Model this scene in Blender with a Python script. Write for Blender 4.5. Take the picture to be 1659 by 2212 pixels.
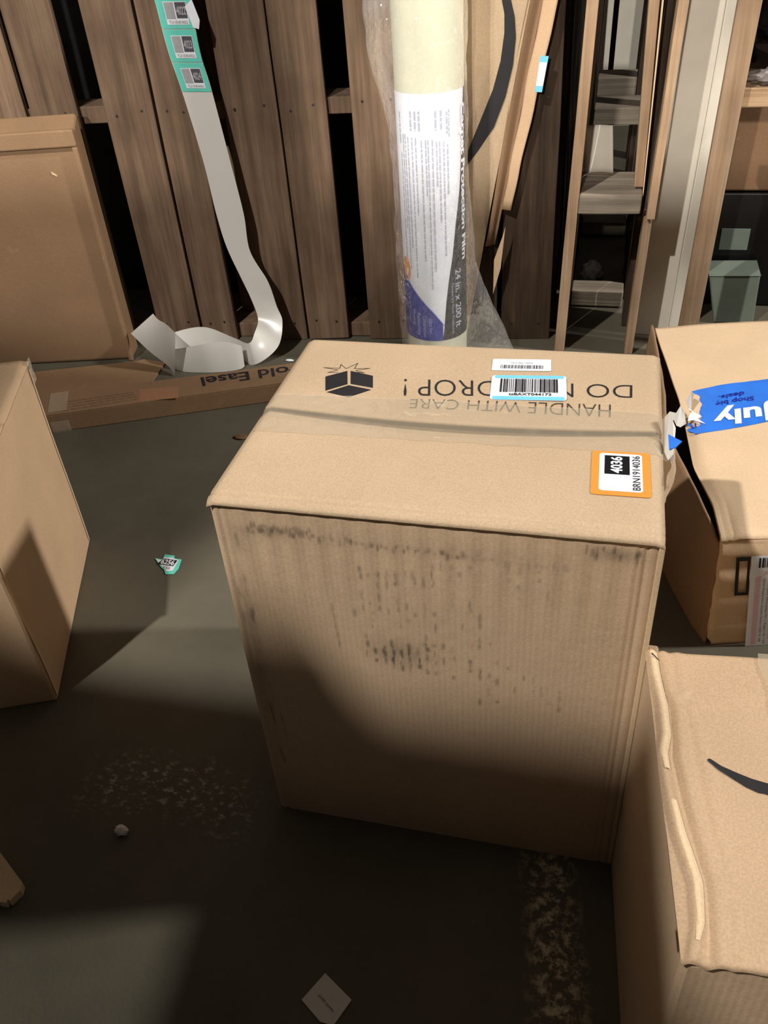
import bpy, bmesh, math, random
from mathutils import Vector, Matrix, noise as mn
random.seed(7)
D = bpy.data; SC = bpy.context.scene; COL = SC.collection
for o in list(D.objects): D.objects.remove(o)

# ---------------------------------------------------------------- camera, world, lamps, exposure
CAM = D.cameras.new('camera'); CAM.sensor_fit = 'HORIZONTAL'; CAM.sensor_width = 36.0
CAM.lens = 1850.0 / 1659.0 * 36.0; CAM.clip_start = 0.02
cam = D.objects.new('camera', CAM); COL.objects.link(cam)
cr, cu, cf = Vector((.9711, .2287, -.0677)), Vector((-.0881, .6008, .7945)), Vector((-.2240, .7650, -.6037))
cr = cf.cross(Vector(cu)).normalized(); cu = cr.cross(cf).normalized(); cf.normalize()
cam.matrix_world = Matrix(((cr.x, cu.x, -cf.x, .424), (cr.y, cu.y, -cf.y, -.723), (cr.z, cu.z, -cf.z, 1.184), (0, 0, 0, 1)))
SC.camera = cam
W = D.worlds.new('world'); SC.world = W; W.use_nodes = True
W.node_tree.nodes['Background'].inputs[0].default_value = (1.0, .93, .84, 1)
W.node_tree.nodes['Background'].inputs[1].default_value = 0.045
def lamp(name, loc, target, power, size, col):
    l = D.lights.new(name, 'AREA'); l.shape = 'DISK'; l.size = size; l.energy = power; l.color = col
    o = D.objects.new(name, l); COL.objects.link(o); o.location = loc
    o.rotation_euler = (Vector(target) - Vector(loc)).to_track_quat('-Z', 'Y').to_euler()
    return o
lamp('ceiling_lamp', (-1.26, -1.80, 4.0), (.2, .2, .3), 200, .09, (1, .96, .90))
lamp('ceiling_lamp', (3.85, 1.09, 2.99), (-.2, .5, .3), 175, .26, (1, .97, .92))
lamp('ceiling_lamp', (-.20, -6.0, 3.2), (0, 1.6, .9), 420, .22, (1, .95, .88))
SC.view_settings.view_transform = 'Standard'; SC.view_settings.look = 'None'
SC.view_settings.exposure = 0.0; SC.view_settings.gamma = 1.0; SC.view_settings.use_curve_mapping = False

# ---------------------------------------------------------------- materials
def s2l(c):
    return tuple(((v / 255) / 12.92 if v / 255 <= .04045 else ((v / 255 + .055) / 1.055) ** 2.4) for v in c) + (1,)
class NT:
    def __init__(s, name):
        s.m = D.materials.new(name); s.m.use_nodes = True; s.t = s.m.node_tree; s.n = s.t.nodes; s.L = s.t.links
        s.b = s.n['Principled BSDF']; s.tc = None
    def new(s, t, **k):
        n = s.n.new(t)
        for a, v in k.items():
            if a in n.inputs.keys(): n.inputs[a].default_value = v
            else: setattr(n, a, v)
        return n
    def obj(s, scale=(1, 1, 1)):
        if not s.tc: s.tc = s.new('ShaderNodeTexCoord')
        m = s.new('ShaderNodeMapping'); m.inputs['Scale'].default_value = scale
        s.L.new(s.tc.outputs['Object'], m.inputs[0]); return m.outputs[0]
    def noise(s, vec, scale, detail=4, rough=.55):
        n = s.new('ShaderNodeTexNoise'); n.inputs['Scale'].default_value = scale
        n.inputs['Detail'].default_value = detail; n.inputs['Roughness'].default_value = rough
        s.L.new(vec, n.inputs['Vector']); return n.outputs[0]
    def ramp(s, fac, stops):
        r = s.new('ShaderNodeValToRGB'); e = r.color_ramp.elements
        while len(e) < len(stops): e.new(.5)
        for i, (p, c) in enumerate(stops): e[i].position = p; e[i].color = c if len(c) == 4 else s2l(c)
        s.L.new(fac, r.inputs[0]); return r.outputs[0]
    def mix(s, fac, a, b, mode='MIX'):
        m = s.new('ShaderNodeMix', data_type='RGBA', blend_type=mode)
        for sock, v in ((m.inputs[0], fac), (m.inputs[6], a), (m.inputs[7], b)):
            if hasattr(v, 'node'): s.L.new(v, sock)
            else: sock.default_value = v
        return m.outputs[2]
    def math(s, op, a, b=0.0, clamp=False):
        m = s.new('ShaderNodeMath', operation=op); m.use_clamp = clamp
        for i, v in enumerate((a, b)):
            if hasattr(v, 'node'): s.L.new(v, m.inputs[i])
            else: m.inputs[i].default_value = v
        return m.outputs[0]
    def bump(s, h, strength, dist=.002):
        b = s.new('ShaderNodeBump'); b.inputs['Strength'].default_value = strength; b.inputs['Distance'].default_value = dist
        s.L.new(h, b.inputs['Height']); s.L.new(b.outputs[0], s.b.inputs['Normal'])
    def fin(s, col, rough=.7, spec=.3):
        if hasattr(col, 'node'): s.L.new(col, s.b.inputs['Base Color'])
        else: s.b.inputs['Base Color'].default_value = col
        s.b.inputs['Roughness'].default_value = rough; s.b.inputs['Specular IOR Level'].default_value = spec
        return s.m

def m_card(name, rgb, var=.10, flute=None, dirt=False):
    k = NT(name); v = k.obj(); c = s2l(rgb)
    lo = tuple(x * (1 - var) for x in c[:3]) + (1,); hi = tuple(min(1, x * (1 + var)) for x in c[:3]) + (1,)
    big = k.noise(v, 7, 4); col = k.ramp(big, [(.3, lo), (.7, hi)])
    fine = k.noise(k.obj((1, 1, 1)), 420, 2); col = k.mix(.10, col, k.ramp(fine, [(.35, (60, 45, 30)), (.65, (255, 235, 205))]), 'OVERLAY')
    pale = k.noise(k.obj((1, 1, 1)), 26, 5, .7); pm = k.ramp(pale, [(.62, (0, 0, 0, 1)), (.80, (1, 1, 1, 1))])
    col = k.mix(k.math('MULTIPLY', pm, .22), col, s2l((226, 204, 172)))
    if dirt:
        a = k.new('ShaderNodeAttribute', attribute_name='dirt'); col = k.mix(a.outputs['Fac'], col, s2l((62, 54, 50)))
    h = k.noise(v, 60, 4)
    if flute:
        wv = k.new('ShaderNodeTexWave', wave_type='BANDS', bands_direction=flute); wv.inputs['Scale'].default_value = 42
        wv.inputs['Distortion'].default_value = .4; k.L.new(v, wv.inputs['Vector'])
        h = k.math('ADD', k.math('MULTIPLY', wv.outputs['Fac'], .22), h)
    k.bump(h, .22, .0025)
    return k.fin(col, .72, .25)
def m_wood(name, a, b, c, axis=2, rough=.85):
    k = NT(name); sc = [26, 26, 26]; sc[axis] = 1.6
    oi = k.new('ShaderNodeObjectInfo'); v0 = k.obj()
    off = k.new('ShaderNodeVectorMath', operation='SCALE'); off.inputs[3].default_value = 17.0
    cmb = k.new('ShaderNodeCombineXYZ'); 
    for i in range(3): k.L.new(oi.outputs['Random'], cmb.inputs[i])
    k.L.new(cmb.outputs[0], off.inputs[0])
    ad = k.new('ShaderNodeVectorMath', operation='ADD'); k.L.new(v0, ad.inputs[0]); k.L.new(off.outputs[0], ad.inputs[1])
    mp = k.new('ShaderNodeMapping'); mp.inputs['Scale'].default_value = sc; k.L.new(ad.outputs[0], mp.inputs[0])
    g = k.noise(mp.outputs[0], 1.5, 6, .62)
    st = k.noise(ad.outputs[0], 3.2, 5, .55)
    mp2 = k.new('ShaderNodeMapping'); s2 = [120, 120, 120]; s2[axis] = 3; mp2.inputs['Scale'].default_value = s2; k.L.new(ad.outputs[0], mp2.inputs[0])
    fg = k.noise(mp2.outputs[0], 1.2, 3, .5)
    col = k.ramp(g, [(.28, a), (.5, b), (.74, c)])
    col = k.mix(k.ramp(st, [(.36, (.45, .45, .45, 1)), (.66, (0, 0, 0, 1))]), col, s2l(tuple(int(x * .62) for x in a)))
    col = k.mix(.18, col, k.ramp(fg, [(.3, (70, 60, 50)), (.7, (215, 200, 185))]), 'OVERLAY')
    hsv = k.new('ShaderNodeHueSaturation'); k.L.new(col, hsv.inputs['Color'])
    k.L.new(k.math('ADD', k.math('MULTIPLY', oi.outputs['Random'], .35), .82), hsv.inputs['Value'])
    k.bump(k.math('ADD', g, fg), .45, .003)
    return k.fin(hsv.outputs[0], rough, .2)
def m_plain(name, rgb, rough=.6, spec=.35, var=.05, nscale=30, bump=0):
    k = NT(name); c = s2l(rgb); v = k.obj()
    n = k.noise(v, nscale, 4); col = k.ramp(n, [(.3, tuple(x * (1 - var) for x in c[:3]) + (1,)), (.7, tuple(min(1, x * (1 + var)) for x in c[:3]) + (1,))])
    if bump: k.bump(n, bump, .003)
    return k.fin(col, rough, spec)
def m_film(name, rgb, alpha, rough, bscale, bstr, fa=.42, na=.22, gloss=.06):
    k = NT(name); k.b.inputs['Base Color'].default_value = s2l(rgb)
    n = k.noise(k.obj((1, 1, .6)), bscale, 3, .55); k.b.inputs['Roughness'].default_value = rough
    k.b.inputs['Specular IOR Level'].default_value = 1.0
    lw = k.new('ShaderNodeLayerWeight', Blend=.35)
    k.bump(n, bstr, .006 if bstr < .5 else .02)
    sp = k.noise(k.obj((1, 1, 1)), bscale * .6, 3, .6)
    a = k.math('ADD', k.math('MULTIPLY', lw.outputs['Facing'], fa), k.math('MULTIPLY', k.ramp(sp, [(.5, (0, 0, 0, 1)), (.72, (1, 1, 1, 1))]), na))
    a = k.math('ADD', a, alpha, True)
    tr = k.new('ShaderNodeBsdfTransparent'); gl = k.new('ShaderNodeBsdfGlossy'); gl.inputs['Roughness'].default_value = rough
    gl.inputs['Color'].default_value = (gloss, gloss, gloss, 1); k.L.new(k.b.inputs['Normal'].links[0].from_socket, gl.inputs['Normal'])
    mx = k.new('ShaderNodeMixShader'); k.L.new(a, mx.inputs[0]); k.L.new(tr.outputs[0], mx.inputs[1]); k.L.new(k.b.outputs[0], mx.inputs[2])
    ad = k.new('ShaderNodeAddShader'); k.L.new(mx.outputs[0], ad.inputs[0]); k.L.new(gl.outputs[0], ad.inputs[1])
    k.L.new(ad.outputs[0], k.n['Material Output'].inputs['Surface'])
    return k.m

M = {}
M['card'] = m_card('cardboard_tan', (190, 166, 137), .06)
M['card_dim'] = m_card('cardboard_lid_tan', (182, 155, 126), .05)
M['card_lid'] = m_card('cardboard_lid_pale', (216, 188, 155), .05)
M['card_rose'] = m_card('cardboard_rosy', (166, 122, 92), .05)
M['grey_wrap'] = m_plain('grey_plastic', (112, 104, 98), .4, .5, .2, 40, .6)
M['card_side'] = m_card('cardboard_tan_fluted', (204, 176, 146), .06, 'X', dirt=True)
M['card_dull'] = m_card('cardboard_brown', (146, 117, 89), .07)
M['card_light'] = m_card('cardboard_pale', (208, 176, 142), .06)
M['card_edge'] = m_card('cardboard_edge', (214, 190, 156), .12)
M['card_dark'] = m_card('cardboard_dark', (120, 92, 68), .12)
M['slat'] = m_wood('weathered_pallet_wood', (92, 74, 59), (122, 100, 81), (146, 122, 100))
M['slat_dark_shade'] = m_wood('dark_shade_pallet_wood', (46, 36, 28), (68, 54, 42), (92, 75, 60))  # darker copy of the slat wood, shade of deep boards put into colour
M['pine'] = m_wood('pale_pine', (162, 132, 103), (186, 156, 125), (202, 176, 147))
M['pine_y'] = m_wood('pale_pine_rail', (152, 124, 96), (184, 154, 122), (200, 174, 144), 0)
M['block'] = m_wood('grey_dusty_wood', (128, 116, 102), (158, 146, 130), (182, 170, 152), 0)
M['ink'] = m_plain('black_ink', (38, 36, 38), .6, .3, .15)
M['ink_grey'] = m_plain('worn_black_ink', (64, 56, 50), .6, .3, .12, 90)
M['ink_brown'] = m_plain('faded_brown_ink', (120, 92, 66), .7, .2, .1, 60)
M['white'] = m_plain('white_paper', (232, 234, 240), .55, .35, .02)
M['white_dull'] = m_plain('matte_white_paper', (232, 226, 220), .7, .2, .04)
M['cyan'] = m_plain('light_blue_print', (120, 205, 235), .5)
M['orange'] = m_plain('orange_print', (226, 148, 62), .5, .35, .03)
M['teal'] = m_plain('teal_print', (104, 208, 190), .5, .35, .04)
M['blue'] = m_plain('blue_tape', (48, 120, 226), .38, .5, .12, 18)
M['navy'] = m_plain('navy_print', (30, 46, 150), .4, .4, .05)
M['amber'] = m_plain('orange_spot', (236, 160, 92), .5)
M['black_print'] = m_plain('black_print', (20, 22, 26), .35, .5, .08)
M['grey_text'] = m_plain('pale_grey_print', (176, 180, 196), .6)
M['lilac_text'] = m_plain('lilac_print', (150, 156, 214), .6)
M['grey'] = m_plain('grey_print', (168, 166, 168), .6, .3, .1, 300)
M['grey_dark'] = m_plain('dark_grey_print', (84, 80, 88), .6, .3, .1, 300)
M['red'] = m_plain('red_hatch_print', (226, 140, 136), .6)
M['liner'] = m_plain('silicone_backing_paper', (214, 210, 202), .3, .5, .02, 10)
M['film'] = m_plain('rolled_film', (212, 210, 186), .32, .5, .03, 14)
M['panel'] = m_plain('dirty_white_board', (206, 198, 182), .7, .25, .06, 9)
M['bagblack'] = m_plain('black_plastic', (16, 15, 16), .13, .9, .2, 14, 1.0)
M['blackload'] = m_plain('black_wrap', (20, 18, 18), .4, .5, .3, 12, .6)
M['greenish'] = m_plain('pale_green_plastic', (112, 122, 110), .6, .3, .08, 14)
M['steel'] = m_plain('rusty_nail', (44, 34, 28), .6, .4, .2)
M['bag'] = m_film('clear_plastic_bag', (226, 228, 232), .07, .03, 21, 1.0, .12, .05, .24)
M['tape'] = m_film('clear_packing_tape', (212, 196, 170), .30, .05, 30, .22, .10, .10)
M['wall'] = m_plain('dark_wall', (70, 64, 58), .9, .1, .1, 2)

def m_floor():
    k = NT('worn_dark_concrete'); v = k.obj()
    base = k.ramp(k.noise(v, 2.2, 6, .6), [(.3, (80, 75, 63)), (.7, (106, 100, 85))])
    spk = k.ramp(k.noise(v, 60, 5, .65), [(.62, (0, 0, 0, 1)), (.74, (1, 1, 1, 1))])
    patch = k.ramp(k.noise(v, 3.4, 3), [(.48, (0, 0, 0, 1)), (.66, (1, 1, 1, 1))])
    col = k.mix(k.math('MULTIPLY', k.math('MULTIPLY', spk, patch), .35), base, s2l((128, 124, 110)))
    sep = k.new('ShaderNodeSeparateXYZ'); k.L.new(v, sep.inputs[0]); x, y = sep.outputs[0], sep.outputs[1]
    def band(val, c, w, soft):
        d = k.math('ABSOLUTE', k.math('SUBTRACT', val, c)); 
        mr = k.new('ShaderNodeMapRange'); mr.inputs[1].default_value = w; mr.inputs[2].default_value = w + soft; mr.inputs[3].default_value = 1; mr.inputs[4].default_value = 0
        k.L.new(d, mr.inputs[0]); return mr.outputs[0]
    # a worn pale painted line running along y
    xx = k.math('ADD', x, k.math('MULTIPLY', y, .16))
    line = k.math('MULTIPLY', band(xx, .418, .012, .035), band(y, -.32, .30, .04))
    n = k.ramp(k.noise(v, 62, 8, .72), [(.48, (0, 0, 0, 1)), (.60, (1, 1, 1, 1))])
    col = k.mix(k.math('MULTIPLY', k.math('MULTIPLY', line, n), .95), col, s2l((222, 208, 172)))
    # scuffs beside the big carton
    yy = k.math('ADD', y, k.math('MULTIPLY', k.math('POWER', k.math('ADD', x, .2), 2.0), 1.2))
    sc = k.math('MULTIPLY', band(x, -.19, .10, .07), band(yy, .005, .015, .06))
    n2 = k.ramp(k.noise(k.obj((1, 1.6, 1)), 60, 9, .75), [(.53, (0, 0, 0, 1)), (.66, (1, 1, 1, 1))])
    col = k.mix(k.math('MULTIPLY', k.math('MULTIPLY', sc, n2), .75), col, s2l((222, 216, 200)))
    k.bump(k.noise(v, 140, 4), .25, .002)
    return k.fin(col, .62, .35)
M['floor'] = m_floor()

# ---------------------------------------------------------------- object helpers
BASE = {}
def tag(o, label=None, cat=None, group=None, kind=None):
    for a, v in (('label', label), ('category', cat), ('group', group), ('kind', kind)):
        if v: o[a] = v
    return o
def thing(name, base, label, cat, group=None):
    o = D.objects.new(name, None); COL.objects.link(o); o.location = base; o.empty_display_size = .05
    BASE[o] = Vector(base); return tag(o, label, cat, group)
def link(name, me, mat, parent=None, base=None):
    o = D.objects.new(name, me); COL.objects.link(o)
    if mat: me.materials.append(M[mat] if isinstance(mat, str) else mat)
    b = BASE[parent] if parent else Vector(base or (0, 0, 0))
    me.transform(Matrix.Translation(-b))
    if parent: o.parent = parent
    else: o.location = b
    BASE[o] = b
    return o
def mesh(name, verts, faces, mat, parent=None, base=None, smooth=False):
    me = D.meshes.new(name); me.from_pydata([tuple(v) for v in verts], [], faces); me.validate()
    if smooth:
        for p in me.polygons: p.use_smooth = True
    bm = bmesh.new(); bm.from_mesh(me); bmesh.ops.recalc_face_normals(bm, faces=bm.faces); bm.to_mesh(me); bm.free()
    return link(name, me, mat, parent, base)
def hexa(name, c8, mat, parent=None, base=None, bev=.003, seg=2, cuts=0, jit=0):
    """eight corners: bottom ring then top ring"""
    bm = bmesh.new(); v = [bm.verts.new(p) for p in c8]
    for f in ((3, 2, 1, 0), (4, 5, 6, 7), (0, 1, 5, 4), (1, 2, 6, 5), (2, 3, 7, 6), (3, 0, 4, 7)): bm.faces.new([v[i] for i in f])
    bmesh.ops.recalc_face_normals(bm, faces=bm.faces)
    if cuts: bmesh.ops.subdivide_edges(bm, edges=bm.edges, cuts=cuts, use_grid_fill=True)
    if jit:
        for w in bm.verts: w.co += Vector(mn.noise_vector(w.co * 6)) * jit
    if bev:
        es = [e for e in bm.edges if e.is_manifold and e.calc_face_angle(0) > .5]
        bmesh.ops.bevel(bm, geom=es, offset=bev, segments=seg, affect='EDGES', profile=.5, clamp_overlap=True)
    me = D.meshes.new(name); bm.to_mesh(me); bm.free()
    for p in me.polygons: p.use_smooth = False
    return link(name, me, mat, parent, base)
def box8(x0, x1, y0, y1, z0, z1, lean=0.0, lean_y=0.0):
    f = lambda x, y, z: (x + lean * z, y + lean_y * z, z)
    return [f(x0, y0, z0), f(x1, y0, z0), f(x1, y1, z0), f(x0, y1, z0), f(x0, y0, z1), f(x1, y0, z1), f(x1, y1, z1), f(x0, y1, z1)]
def grid(name, f, nu, nv, mat, parent=None, base=None, solid=0, smooth=True):
    vs = [f(i / nu, j / nv) for j in range(nv + 1) for i in range(nu + 1)]
    fs = [(j * (nu + 1) + i, j * (nu + 1) + i + 1, (j + 1) * (nu + 1) + i + 1, (j + 1) * (nu + 1) + i) for j in range(nv) for i in range(nu)]
    o = mesh(name, vs, fs, mat, parent, base, smooth)
    if solid:
        m = o.modifiers.new('thickness', 'SOLIDIFY'); m.thickness = solid; m.offset = 0
    return o
def interp(pts, t):
    """piecewise linear through [(t, value...)]"""
    if t <= pts[0][0]: return Vector(pts[0][1:])
    for a, b in zip(pts, pts[1:]):
        if t <= b[0]:
            k = (t - a[0]) / (b[0] - a[0]); return Vector(a[1:]).lerp(Vector(b[1:]), k)
    return Vector(pts[-1][1:])
def sm(a, b, t):
    t = max(0, min(1, (t - a) / (b - a))); return t * t * (3 - 2 * t)
class Pl:
    """a flat frame to print on: origin, two in-plane axes"""
    def __init__(s, o, x, y, lift=.0006):
        s.o = Vector(o); s.x = Vector(x).normalized(); s.y = Vector(y); s.y = (s.y - s.x * s.y.dot(s.x)).normalized(); s.n = s.x.cross(s.y); s.l = lift
    def p(s, u, v, k=1): return s.o + s.x * u + s.y * v + s.n * (s.l * k)
def decal(name, pl, polys, mat, parent, k=1):
    vs, fs = [], []
    for poly in polys:
        i = len(vs); vs += [pl.p(u, v, k) for u, v in poly]; fs.append(list(range(i, len(vs))))
    me = D.meshes.new(name); me.from_pydata([tuple(v) for v in vs], [], fs)
    return link(name, me, mat, parent)
def rrect(x0, y0, x1, y1, r, n=4):
    out = []
    for cx, cy, a in ((x1 - r, y0 + r, -90), (x1 - r, y1 - r, 0), (x0 + r, y1 - r, 90), (x0 + r, y0 + r, 180)):
        for i in range(n + 1):
            t = math.radians(a + 90 * i / n); out.append((cx + r * math.cos(t), cy + r * math.sin(t)))
    return out
def rect(x0, y0, x1, y1): return [(x0, y0), (x1, y0), (x1, y1), (x0, y1)]
TXT = {}
def text_geo(s, bold=0.0):
    if (s, bold) in TXT: return TXT[(s, bold)]
    c = D.curves.new('t', 'FONT'); c.body = s; c.size = 1; c.offset = bold; c.resolution_u = 4
    o = D.objects.new('t', c); COL.objects.link(o); dg = bpy.context.evaluated_depsgraph_get(); dg.update()
    me = D.meshes.new_from_object(o.evaluated_get(dg)); vs = [(v.co.x, v.co.y) for v in me.vertices]; fs = [tuple(p.vertices) for p in me.polygons]
    D.objects.remove(o); D.curves.remove(c); D.meshes.remove(me)
    x0, x1 = min(v[0] for v in vs), max(v[0] for v in vs); y0 = min(v[1] for v in vs); y1 = max(v[1] for v in vs)
    vs = [((x - x0) / (x1 - x0), (y - y0) / (y1 - y0)) for x, y in vs]
    TXT[(s, bold)] = (vs, fs); return vs, fs
def lettering(s, fn, mat, parent, bold=0.0, name='lettering'):
    """fn maps the unit square of the text (u along, v up) to a point"""
    vs, fs = text_geo(s, bold)
    me = D.meshes.new(name); me.from_pydata([tuple(fn(u, v)) for u, v in vs], [], fs)
    return link(name, me, mat, parent)
def bars(x0, x1, y0, y1, seed, unit=.0007):
    r = random.Random(seed); out = []; x = x0
    while x < x1:
        w = unit * r.choice((1, 1, 2, 3)); out.append(rect(x, y0, min(x + w, x1), y1)); x += w + unit * r.choice((1, 1, 2, 2))
    return out

# ---------------------------------------------------------------- setting
fl = grid('floor', lambda u, v: Vector((-4 + 8 * u, -4 + 9 * v, 0)), 8, 9, 'floor'); fl['kind'] = 'structure'
wb = hexa('wall_back', box8(-4, 4, 5.0, 5.1, 0, 3.2), 'wall', bev=0); wb['kind'] = 'structure'
# ---------------------------------------------------------------- the big carton in the middle
t = thing('shipping_carton', (.254, .203, 0), 'large tan carton with DO NOT DROP print and taped top, standing mid-floor', 'box')
hexa('body', box8(.0005, .508, .004, .406, 0, .603), 'card', t, bev=.004)
def strokes():
    r = random.Random(3); out = []
    def cl(n, x0, x1, z0, z1, h0, h1, a0, a1, sx=.011):
        for _ in range(n):
            x = r.uniform(x0, x1); x = round(x / sx) * sx + r.uniform(-.0015, .0015)
            out.append((x, r.uniform(z0, z1), r.uniform(.0007, .0018), r.uniform(h0, h1), r.uniform(a0, a1)))
    for i in range(62):
        x = .045 + i * .0062; fall = 1 if x < .30 else .45
        out.append((x + r.uniform(-.002, .002), .569 - .012 * (x - .05) / .3 + r.uniform(-.004, .004), r.uniform(.0008, .002), r.uniform(.003, .008), r.uniform(.25, .75) * fall))
    for i in range(20): out.append((.045 + i * .004, .573 + r.uniform(-.004, .004), .0012, r.uniform(.004, .008), r.uniform(.4, .75)))
    cl(26, .16, .27, .50, .53, .004, .012, .25, .7); cl(20, .26, .40, .50, .56, .004, .010, .15, .45)
    cl(60, .16, .33, .39, .49, .003, .010, .2, .6); cl(26, .17, .25, .37, .41, .004, .010, .4, .85); cl(30, .20, .35, .355, .40, .003, .011, .3, .75)
    cl(18, .32, .44, .32, .375, .003, .010, .25, .6); cl(12, .43, .49, .575, .592, .005, .010, .4, .7, .006)
    cl(10, .01, .05, .40, .56, .006, .016, .25, .6, .013); cl(6, .02, .04, .1, .35, .01, .03, .3, .5, .012)
    for z in (.455, .44, .425, .41, .395): out.append((.136 + (.455 - z) * .05, z, .0011, .012, .5))
    return out
STK = strokes()
SM = [(.215, .39, .035, .022, .38), (.465, .584, .028, .010, .5), (.27, .565, .2, .012, .14), (.07, .568, .03, .008, .3), (.25, .45, .10, .07, .12), (.40, .53, .08, .05, .08), (.02, .42, .012, .05, .25), (.018, .30, .012, .12, .25), (.03, .55, .012, .03, .25)]
NX, NZ = 230, 270
def front_v(u, v):
    x, z = .508 * u, .0005 + .6025 * v
    e = min(x, .508 - x); y = .0035 * (1 - sm(0, .006, e)) - .0025 * math.sin(math.pi * u) * math.sin(math.pi * v)
    y += .0022 * math.exp(-((x - .494) / .0022) ** 2) + .0016 * math.exp(-((x - .012) / .002) ** 2) + .0012 * math.exp(-((x - .487) / .002) ** 2)
    y -= .0006 * math.sin(x * 210) * sm(.2, .0, abs(v - .9))
    return Vector((x, y, z))
fp = grid('front_panel', front_v, NX, NZ, 'card_side', t)
at = fp.data.attributes.new('dirt', 'FLOAT', 'POINT'); vals = [0.0] * len(fp.data.vertices)
for cx, cz, w, h, a in STK:
    for j in range(max(0, int((cz - h) / .6025 * NZ) - 1), min(NZ, int((cz + h) / .6025 * NZ) + 2) + 1):
        for i in range(max(0, int((cx - w * 2) / .508 * NX) - 1), min(NX, int((cx + w * 2) / .508 * NX) + 2) + 1):
            x, z = .508 * i / NX, .6025 * j / NZ; k = j * (NX + 1) + i
            if k < len(vals): vals[k] = max(vals[k], .85 * a * max(0, 1 - ((x - cx) / (w * 1.8)) ** 2) * max(0, 1 - ((z - cz) / h) ** 2))
for k in range(len(vals)):
    i, j = k % (NX + 1), k // (NX + 1); x, z = .508 * i / NX, .6025 * j / NZ
    for cx, cz, w, h, a in SM:
        d = ((x - cx) / w) ** 2 + ((z - cz) / h) ** 2
        if d < 4: vals[k] = min(.85, vals[k] + a * math.exp(-d) * (.45 + .75 * (mn.noise(Vector((x * 90, z * 55, 3))) * .5 + .5)))
at.data.foreach_set('value', vals)
hexa('corner_edge', [(.505, -.001, .002), (.5108, -.001, .002), (.5108, .006, .002), (.505, .006, .002), (.5055, -.0025, .6), (.5115, -.0025, .6), (.5115, .006, .6), (.5055, .004, .6)], 'card_edge', t, bev=.001)
def seam(x): return .207 - .019 * math.sin(math.pi * min(1, x / .5)) - .004 * x
def ff(u, v):
    x = -.001 + .511 * u; y = -.0022 + v * (seam(.508 * u) - .0015 - .007 * math.sin(math.pi * min(1, .12 + u * .8)) + .0022)
    z = .6095 + .0005 * mn.noise(Vector((x * 9, y * 9, 1)))
    if v < .06: z -= .007 * (1 - v / .06) ** 2
    z -= .0018 * math.exp(-((y - .012) / .003) ** 2)
    e = min(u, 1 - u) * .511; z -= .004 * (1 - sm(0, .006, e)); z -= .003 * sm(.9, 1, v)
    return Vector((x, y, z))
grid('front_flap', ff, 60, 60, 'card', t, solid=.004)
grid('inner_flap_shade', lambda u, v: Vector((.004 + .5 * u, .10 + .22 * v, .6042)), 2, 2, 'card_dark', t)  # inner flap sheet, darkened so the seam's shade is in its colour
def bf(u, v):
    x = -.001 + .511 * u; y0 = seam(.508 * u); y = y0 + v * (.4085 - y0)
    z = .6120 + .0032 * (1 - v) * math.sin(math.pi * u) ** .7 + .0004 * mn.noise(Vector((x * 9, y * 9, 5)))
    e = min(u, 1 - u) * .511; z -= .004 * (1 - sm(0, .006, e))
    if v > .97: z -= .005 * ((v - .97) / .03) ** 2
    return Vector((x, y, z))
grid('back_flap', bf, 60, 40, 'card', t, solid=.004)
def btop(x, y):
    y0 = seam(x); v = max(0, min(1, (y - y0) / (.4085 - y0))); u = max(0, min(1, (x + .001) / .511))
    return .6120 + .0032 * (1 - v) * math.sin(math.pi * u) ** .7 + .0004 * mn.noise(Vector((x * 9, y * 9, 5))) + .0024
# print on the back flap, read from the far side
zt = .6176
def quad(a, b, c, d, z):
    def g(u, v):
        p = Vector(a).lerp(Vector(b), u).lerp(Vector(d).lerp(Vector(c), u), v); return Vector((p.x, p.y, z(p.x, p.y) if callable(z) else z))
    return g
def P3(L, z): return [(x, y, z) for x, y in L]
lettering('DO NOT DROP !', quad((.474, .314), (.1705, .296), (.180, .249), (.474, .280), btop), 'ink', t, -.012)
lettering('HANDLE WITH CARE', quad((.448, .2595), (.191, .2415), (.194, .218), (.4485, .2275), btop), 'ink_grey', t, -.014)
def flat(name, polys, mat, parent, z):
    vs, fs = [], []
    for p in polys:
        i = len(vs); vs += [(x, y, z(x, y) if callable(z) else z) for x, y in p]; fs.append(list(range(i, len(vs))))
    me = D.meshes.new(name); me.from_pydata(vs, [], fs); o = link(name, me, mat, parent)
    bm = bmesh.new(); bm.from_mesh(me)
    for f in bm.faces:
        if f.normal.z < 0: f.normal_flip()
    bm.to_mesh(me); bm.free(); return o
def stroke(L, w):
    out = []
    for a, b in zip(L, L[1:]):
        a, b = Vector(a), Vector(b); d = (b - a).normalized() * w / 2; n = Vector((-d.y, d.x))
        out.append([tuple(a - d + n), tuple(b + d + n), tuple(b + d - n), tuple(a - d - n)])
    return out
flat('carton_icon', [[(.0586, .2908), (.0851, .3105), (.0959, .2724), (.0702, .2514)], [(.0898, .311), (.125, .3002), (.1335, .2661), (.0999, .2737)], [(.0731, .2476), (.0984, .2697), (.1328, .2606), (.1073, .2372)]], 'ink', t, btop)
flat('burst_outline', stroke([(.0732, .3052), (.0584, .3027), (.0706, .3121), (.0481, .317), (.0722, .3168), (.0707, .3285), (.0817, .3169), (.094, .3351), (.0934, .3182), (.1154, .3214), (.0965, .3131), (.1112, .3075), (.0934, .3083)], .0009), 'ink', t, btop)
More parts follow.
